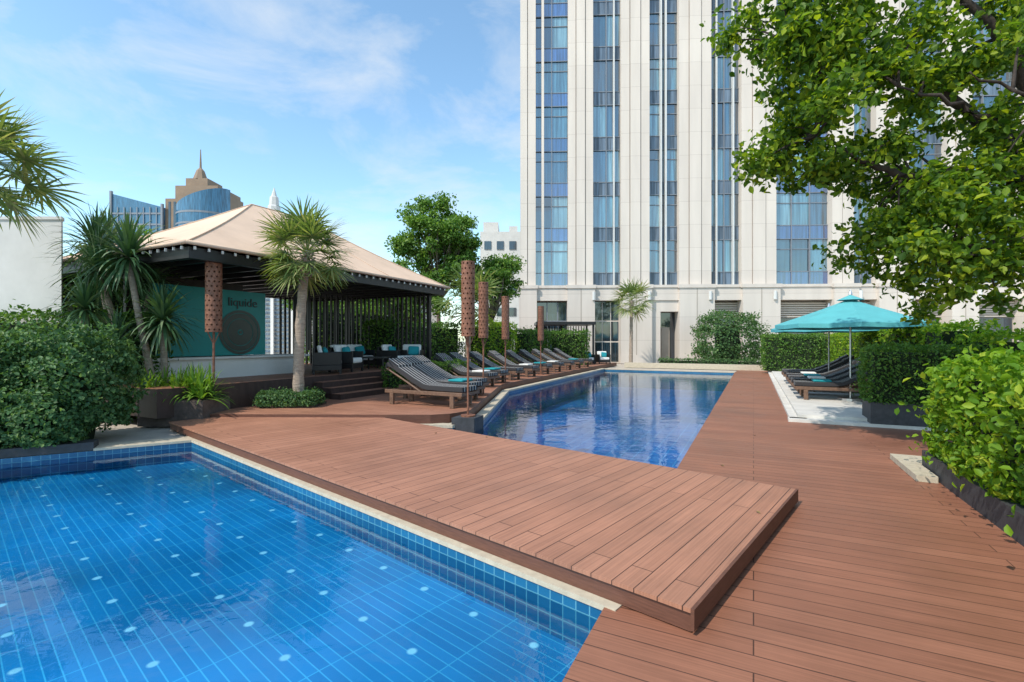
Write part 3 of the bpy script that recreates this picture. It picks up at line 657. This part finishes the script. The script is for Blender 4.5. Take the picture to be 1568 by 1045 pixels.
# ---------------------------------------------------------------- right terrace
mb=MB(); mb.prism([P(11.35,.80),P(28,.80),P(28,6),P(11.35,6)],-.02,.12,0); mb.prism([P(11.2,.65),P(28.1,.65),P(28.1,.95),P(11.2,.95)],-.02,.06,0)
mb.prism([P(11.05,.62),P(11.34,.62),P(11.34,6),P(11.05,6)],-.02,.06,0)
mb.build('raised_terrace',['terrace'],bevel=.01)
def umbrella(x,y,z0,zr,zt,r,rot=0):
    e=empty('parasol',(x,y,z0),rot); mb=MB(); n=8; vs=[(0,0,zt-z0)]
    rings=[.35,.7,1.0]
    for q,rr in enumerate(rings):
        for i in range(n*2):
            a=math.pi*i/n; k=1 if i%2==0 else (.955 if q==2 else .965); z=(zt-(zt-zr)*(rr**.92))-z0 + (0 if i%2==0 else -.02)
            vs.append((math.cos(a)*r*rr*k,math.sin(a)*r*rr*k,z))
    m_=n*2; fs=[(0,1+i,1+(i+1)%m_) for i in range(m_)]
    for q in range(2): fs+=[(1+q*m_+i,1+(q+1)*m_+i,1+(q+1)*m_+(i+1)%m_,1+q*m_+(i+1)%m_) for i in range(m_)]
    o=len(vs)
    for i in range(m_): v=vs[1+2*m_+i]; vs.append((v[0],v[1],v[2]-.10))
    fs+=[(1+2*m_+i,o+i,o+(i+1)%m_,1+2*m_+(i+1)%m_) for i in range(m_)]
    mb.add(vs,fs); ob=mb.build('canopy',['umb'],e); s_=ob.modifiers.new('s','SOLIDIFY'); s_.thickness=.008
    mb=MB(); vs=[(0,0,zt-z0+.10)]+[(math.cos(math.pi*i/4)*.3,math.sin(math.pi*i/4)*.3,zt-z0-.04) for i in range(8)]
    mb.add(vs,[(0,1+i,1+(i+1)%8) for i in range(8)]); mb.build('vent_cap',['umb'],e)
    mb=MB(); mb.tube([(0,0,0),(0,0,zt-z0+.2)],.024,8); mb.tube([(0,0,0),(0,0,.06)],.28,16)
    for i in range(8):
        a=math.pi*i/4; mb.tube([(0,0,zt-z0-.06),(math.cos(a)*r*.97,math.sin(a)*r*.97,zr-z0-.01)],.01,4); mb.tube([(0,0,zt-z0-.7),(math.cos(a)*r*.5,math.sin(a)*r*.5,(zt+zr)/2-z0-.02)],.008,4)
    mb.tube([(0,0,zt-z0+.1),(0,0,zt-z0+.22)],[.05,.01],8)
    mb.build('pole_and_ribs',['metal'],e)
umbrella(8.45,12.1,.12,2.02,2.66,1.66,.3); umbrella(10.2,15.6,.12,2.0,2.6,1.66,.2)
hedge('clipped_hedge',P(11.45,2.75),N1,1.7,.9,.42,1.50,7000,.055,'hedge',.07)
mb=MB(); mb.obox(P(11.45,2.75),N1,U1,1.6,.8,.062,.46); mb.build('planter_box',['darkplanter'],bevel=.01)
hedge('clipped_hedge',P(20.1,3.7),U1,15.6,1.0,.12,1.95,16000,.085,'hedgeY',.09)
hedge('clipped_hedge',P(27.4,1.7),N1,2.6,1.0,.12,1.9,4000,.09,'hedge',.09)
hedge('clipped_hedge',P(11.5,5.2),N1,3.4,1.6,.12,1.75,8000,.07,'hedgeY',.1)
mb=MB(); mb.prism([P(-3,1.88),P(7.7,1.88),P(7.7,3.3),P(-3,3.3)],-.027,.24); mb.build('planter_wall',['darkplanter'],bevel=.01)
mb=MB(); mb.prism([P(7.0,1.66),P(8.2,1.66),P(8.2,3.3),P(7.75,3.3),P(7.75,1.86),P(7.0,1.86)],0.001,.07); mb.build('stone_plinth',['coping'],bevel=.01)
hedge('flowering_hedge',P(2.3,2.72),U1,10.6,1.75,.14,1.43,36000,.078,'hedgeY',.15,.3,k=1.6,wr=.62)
# left planting
mb=MB(); ribbon(mb,[(-9.6,5.24),(-6.2,7.19)],.0,.3,-.02,.10); mb.build('planter_kerb',['darkplanter'],bevel=.01)
def blob_bush(name,c,r,n,size,matname,z0):
    e=empty(name)
    d=nrm(rng.normal(size=(n,3))); low=rng.random(n)<.45; d[:,2]=np.where(low,-np.abs(d[:,2])*.8,np.abs(d[:,2]))
    rad=(1+.24*lump(d*2.2,1.5,c[0])+.10*lump(d*6,1.5,c[1]))*(1-.28*rng.random(n)**1.8)
    sh=rng.random(n)<.05; rad[sh]*=rng.uniform(1,1.16,sh.sum())
    hz=np.where(d[:,2]<0,(c[2]-z0)/r[2],1.0)
    p=np.sign(d)*np.abs(d)**.75*rad[:,None]*np.array(r); p[:,2]*=hz; p=p+np.array(c); p[:,2]=np.maximum(p[:,2],z0+.03)
    a=rng.normal(size=(n,3))+d*.4; nl=d+rng.normal(size=(n,3))*.5+np.array([0,0,.4]); L=size*rng.uniform(.6,1.3,n)
    leafmesh('leaves',p,a,np.cross(nl,a),L,L*.6,matname,e)
    mb=MB(); q=min(r[0],r[1])
    mb.tube([(c[0],c[1],z0),(c[0],c[1],c[2]),(c[0],c[1],c[2]+r[2]*.35),(c[0],c[1],c[2]+r[2]*.55)],[q*.45,q*.6,q*.5,.05],12)
    mb.build('core',['core'],e); return e
blob_bush('round_shrub',(-7.15,7.75,.85),(.9,.8,.95),16000,.07,'bush',0)
blob_bush('round_shrub',(-8.6,7.2,.9),(1.1,.9,1.0),12000,.07,'bush',0)
blob_bush('round_shrub',(-7.1,7.15,.4),(.72,.5,.55),7000,.065,'bush',0)
blob_bush('round_shrub',(-8.0,6.6,.35),(.8,.5,.5),6000,.065,'bush',0)
hedge('low_hedge',(-4.75,10.45),(1,0),1.25,.75,.2,.52,5000,.05,'bush',.05,.14)
mb=MB(); mb.obox((-4.75,10.5),(1,0),(0,1),1.2,.7,.201,.25); mb.build('planting_bed',['soil'])
fan_palm('fan_palm',(-4.6,10.45,.2),(-4.42,10.45,3.55),1.1,nf=42,nseg=26,trunk=(.12,.085),lean=-.12)
fan_palm('fan_palm',(-9.6,8.6,0),(-9.6,8.7,4.8),1.45,nf=38,trunk=(.15,.11))
fan_palm('fan_palm',(7.6,31,0),(7.65,31,4.2),1.6,nf=30,nseg=18)
fan_palm('fan_palm',(-1.9,20.5,.2),(-1.8,20.5,3.4),1.7,nf=28,nseg=18)
mb=MB(); mb.prism([(-14,10.6),(-9.85,10.6),(-9.95,10.74),(-14,10.74)],0,4.25); mb.prism([(-14.04,10.57),(-9.82,10.57),(-9.94,10.77),(-14.04,10.77)],4.252,4.32); mb.build('garden_wall',['wallgrey'],bevel=.01)
mb=MB(); mb.prism([(-7.0,9.05),(-5.78,9.05),(-5.78,9.95),(-7.0,9.95)],0,.48); mb.prism([(-6.9,9.15),(-5.88,9.15),(-5.88,9.85),(-6.9,9.85)],.481,.50,1); mb.build('planter_box',['brownplanter','soil'],bevel=.01)
e=empty('lily_plants'); it=[]
for i in range(26): it+=rosette((random.uniform(-7.1,-5.85),random.uniform(9.1,9.8),.5),16,.66,.065,1.2,10,85)
strips('leaves',it,'lily',e)
def dracaena(name,base,heads,L,W,n=70,mat_='drac',droop=1.1):
    e=empty(name); mb=MB(); it=[]
    for h in heads:
        b=Vector(base); t=Vector(h); mb.tube(bez(b,(b+t)/2+Vector((random.uniform(-.2,.2),0,-.15)),t,9),[.075*(1-.3*i/8) for i in range(9)],8)
        it+=rosette(h,n,L*random.uniform(.9,1.1),W,droop,-55,88)
    mb.build('stems',['palmbark'],e,smooth=True); strips('leaves',it,mat_,e,seg=6)
dracaena('dracaena',(-6.95,9.6,.1),[(-7.6,9.6,3.25)],1.0,.08,180)
dracaena('dracaena',(-7.6,9.9,.1),[(-8.45,9.9,3.0),(-8.85,10.3,3.6)],.95,.075,140)
dracaena('dracaena',(-7.0,9.8,.3),[(-6.98,9.7,2.0)],.88,.075,180)
dracaena('dracaena',(-8.6,10.6,0),[(-9.35,11.2,3.8),(-8.2,11.1,2.4),(-7.9,10.6,2.9)],1.0,.075,120)
dracaena('dracaena',(-8.0,9.3,0),[(-8.1,9.2,2.2),(-7.6,9.3,1.5)],.78,.065,130)
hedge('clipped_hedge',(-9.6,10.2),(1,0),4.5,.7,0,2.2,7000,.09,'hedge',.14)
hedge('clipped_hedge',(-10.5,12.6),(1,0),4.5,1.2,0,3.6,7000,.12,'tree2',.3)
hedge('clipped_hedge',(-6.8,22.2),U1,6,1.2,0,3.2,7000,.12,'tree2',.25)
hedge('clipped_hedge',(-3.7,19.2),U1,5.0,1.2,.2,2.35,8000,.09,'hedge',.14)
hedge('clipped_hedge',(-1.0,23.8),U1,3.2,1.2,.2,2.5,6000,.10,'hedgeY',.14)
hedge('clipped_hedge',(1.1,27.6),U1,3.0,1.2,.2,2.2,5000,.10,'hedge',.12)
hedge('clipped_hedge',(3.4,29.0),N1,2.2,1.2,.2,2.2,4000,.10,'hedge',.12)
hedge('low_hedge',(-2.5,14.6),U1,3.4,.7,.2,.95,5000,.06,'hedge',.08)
tree('shade_tree',(-3.9,25,0),(-3.7,25,6.5),(2.1,1.9,2.0),66,480,.15,'tree2',clr=.5)
tree('shade_tree',(-1.0,25.5,0),(-1.1,25.5,4.7),(1.7,1.4,1.1),36,460,.15,'tree2',clr=.48)
tree('shade_tree',(-4.8,22,0),(-4.9,22,3.6),(1.8,1.2,1.4),30,440,.14,'tree2',clr=.48)
tree('shade_tree',(-15,19,0),(-15,19,4.2),(3,2,1.6),24,330,.18,'tree2',clr=.8)
tree('shade_tree',(-9.5,27,0),(-9.5,27,4),(3,2,1.6),20,330,.18,'tree2',clr=.8)
blob_bush('round_shrub',(13.9,31.2,1.6),(2.2,1.2,1.9),10000,.13,'bush',0)
hedge('clipped_hedge',(16.9,28.5),N1,4,1.0,0,2.0,5000,.1,'hedge',.1)
mb=MB(); mb.prism([P(29.3,-7),P(29.6,-7),P(29.6,6),P(29.3,6)],0,.3); mb.build('low_wall',['coping'],bevel=.01)
hedge('low_hedge',P(30,-.6),N1,9,.5,0,.55,4000,.08,'bush',.06)
PG=empty('pergola'); mb=MB(); mb.box(1.5,5.2,30,33,2.62,2.8,0)
for x in (1.6,3.3,5.0):
    for y in (30.1,32.8): mb.box(x,x+.12,y,y+.12,.0,2.62,0)
for k in range(20): mb.box(1.6+k*.18,1.66+k*.18,32.75,32.79,0,2.6,0)
mb.build('frame',['black'],PG)
for x,y in ((4.6,29.6),(5.6,29.9)): make_armchair('lounge_armchair',(x,y,.2),R(10),.75)
# ---------------------------------------------------------------- big tree on the right
BT=empty('rain_tree')
cl=[(3.5,5.9),(4.0,6.0),(4.7,5.9),(5.6,6.0),(6.45,5.9),(3.6,5.25),(4.15,5.4),(4.9,5.5),(3.75,4.65),(4.3,4.7),(3.95,4.15),(3.65,4.25),(4.3,4.15),(5.4,5.4),(6.1,5.3),(6.6,5.4),(4.95,4.0),(5.2,3.3),(5.6,4.15),(6.1,4.3),(6.7,3.9),(5.6,3.45),(5.2,2.9),(5.6,2.7),(5.9,3.1),(6.5,2.85),(5.9,2.4),(6.4,2.3),(6.9,3.2),(7.2,4.6),(4.5,5.0),(5.0,4.7),(6.6,3.4),(5.9,4.9),(5.3,3.0),(5.9,3.6),
    (3.4,6.7),(4.2,6.8),(5.2,6.9),(6.2,6.8),(3.8,7.5),(5,7.7),(6.3,7.6),(7.3,6.4),(7.5,5.4),(8.2,6.9),(9,6),(8.8,4.8)]
CL=[]; br=MB()
TB=Vector((8.0,6.9,0)); F1=Vector((7.5,6.6,3.3)); 
br.tube(bez(TB,(7.9,6.8,1.8),F1,9),[.24-.01*i for i in range(9)],12)
limbs=[[F1,(6.6,6.5,4.3),(5.6,6.5,5.0),(4.6,6.5,5.3),(3.7,6.4,5.5)],[F1,(6.8,6.6,3.8),(5.9,6.6,3.9),(5.2,6.5,3.8),(4.6,6.4,4.0),(4.0,6.4,4.3)],[F1,(7.2,6.5,4.6),(6.5,6.4,5.6),(5.6,6.5,6.5),(4.8,6.5,7.2)],[F1,(7.0,6.4,3.2),(6.4,6.3,2.9),(5.7,6.3,2.6)],[F1,(7.8,6.6,4.8),(8.2,6.7,6.2)],[(6.6,6.5,4.3),(6.0,6.1,4.4),(5.3,5.9,4.5),(4.7,5.9,4.7)],[(6.9,6.5,4.0),(6.4,5.6,4.3),(5.7,5.4,4.3),(5.1,5.4,4.6)]]
nodes=[]
for li,l in enumerate(limbs):
    pts=[Vector(p) for p in l]; dense=[]
    for i in range(len(pts)-1):
        for k in range(4): 
            q=pts[i].lerp(pts[i+1],k/4)+Vector((random.uniform(-.05,.05),random.uniform(-.05,.05),random.uniform(-.05,.05))); dense.append(q)
    dense.append(pts[-1]); n=len(dense); br.tube(dense,[(.10 if li<5 else .055)*(1-.88*i/n) for i in range(n)],8); nodes+=dense[3:]
for (x,z) in cl:
    for k in range(4):
        y=6.5+random.uniform(-1.0,1.1); r=random.uniform(.18,.38); q=Vector((x+random.uniform(-.28,.28),y,z+random.uniform(-.28,.28)))
        CL.append((q.x,q.y,q.z,r)); nd=min(nodes,key=lambda v:(v-q).length)
        if (nd-q).length<2.5: br.tube(bez(nd,nd.lerp(q,.5)+Vector((0,0,.12)),q,6),[.022,.018,.014,.011,.008,.004],5)
br.build('trunk_and_limbs',['barkdark'],BT,smooth=True)
clumps(CL,440,.10,'tree',BT,flat=.8,gap=-.22,wr=.6)
# ---------------------------------------------------------------- sky and light
el=R(50); d=Vector((-.50,-.45,0)).normalized(); tosun=Vector((d.x*math.cos(el),d.y*math.cos(el),math.sin(el)))
sun=bpy.data.lights.new('sun','SUN'); sun.energy=4.3; sun.angle=R(.5); sun.color=(1,.93,.83); so=bpy.data.objects.new('sun',sun); so.rotation_euler=(-tosun).to_track_quat('-Z','Y').to_euler(); so.location=(0,0,40); sc.collection.objects.link(so)
w=bpy.data.worlds.new('World'); sc.world=w; w.use_nodes=True; nt=w.node_tree; nt.nodes.clear()
out=N(nt,'ShaderNodeOutputWorld'); bg=N(nt,'ShaderNodeBackground'); bg.inputs[1].default_value=.145
sk=N(nt,'ShaderNodeTexSky',sky_type='NISHITA'); sk.sun_disc=False; sk.sun_elevation=el; sk.sun_rotation=math.atan2(d.x,d.y)%(2*math.pi); sk.dust_density=.5; sk.ozone_density=1.0
tm=N(nt,'ShaderNodeVectorMath',operation='MULTIPLY'); tm.inputs[1].default_value=(1.75,2.05,1.97); lk(nt,sk.outputs[0],tm.inputs[0])
tc=N(nt,'ShaderNodeTexCoord'); mp=N(nt,'ShaderNodeMapping'); mp.inputs['Scale'].default_value=(1.3,1.3,3.0); mp.inputs['Rotation'].default_value=(.0,.6,.2); mp.inputs['Location'].default_value=(.75,.35,.2); lk(nt,tc.outputs['Generated'],mp.inputs[0])
no=N(nt,'ShaderNodeTexNoise'); no.inputs['Scale'].default_value=2.6; no.inputs['Detail'].default_value=10; no.inputs['Roughness'].default_value=.6; no.inputs['Distortion'].default_value=.35; lk(nt,mp.outputs[0],no.inputs['Vector'])
cr=N(nt,'ShaderNodeMapRange'); cr.inputs['From Min'].default_value=.47; cr.inputs['From Max'].default_value=.76; cr.inputs['To Max'].default_value=.8; lk(nt,no.outputs['Fac'],cr.inputs[0])
mx=N(nt,'ShaderNodeMix',data_type='RGBA'); lk(nt,cr.outputs[0],mx.inputs[0]); lk(nt,tm.outputs[0],mx.inputs[6]); mx.inputs[7].default_value=(6.2,6.5,6.8,1)
lk(nt,mx.outputs[2],bg.inputs[0]); lk(nt,bg.outputs[0],out.inputs[0])
sc.view_settings.view_transform='Standard'; sc.view_settings.look='None'; sc.view_settings.exposure=0
cam=bpy.data.cameras.new('camera'); cam.sensor_width=36; cam.lens=17.04; cam.clip_end=3000; cam.clip_start=.05
co=bpy.data.objects.new('camera',cam); co.location=(0,0,1.6); co.rotation_euler=(R(90),0,0); sc.collection.objects.link(co); sc.camera=co
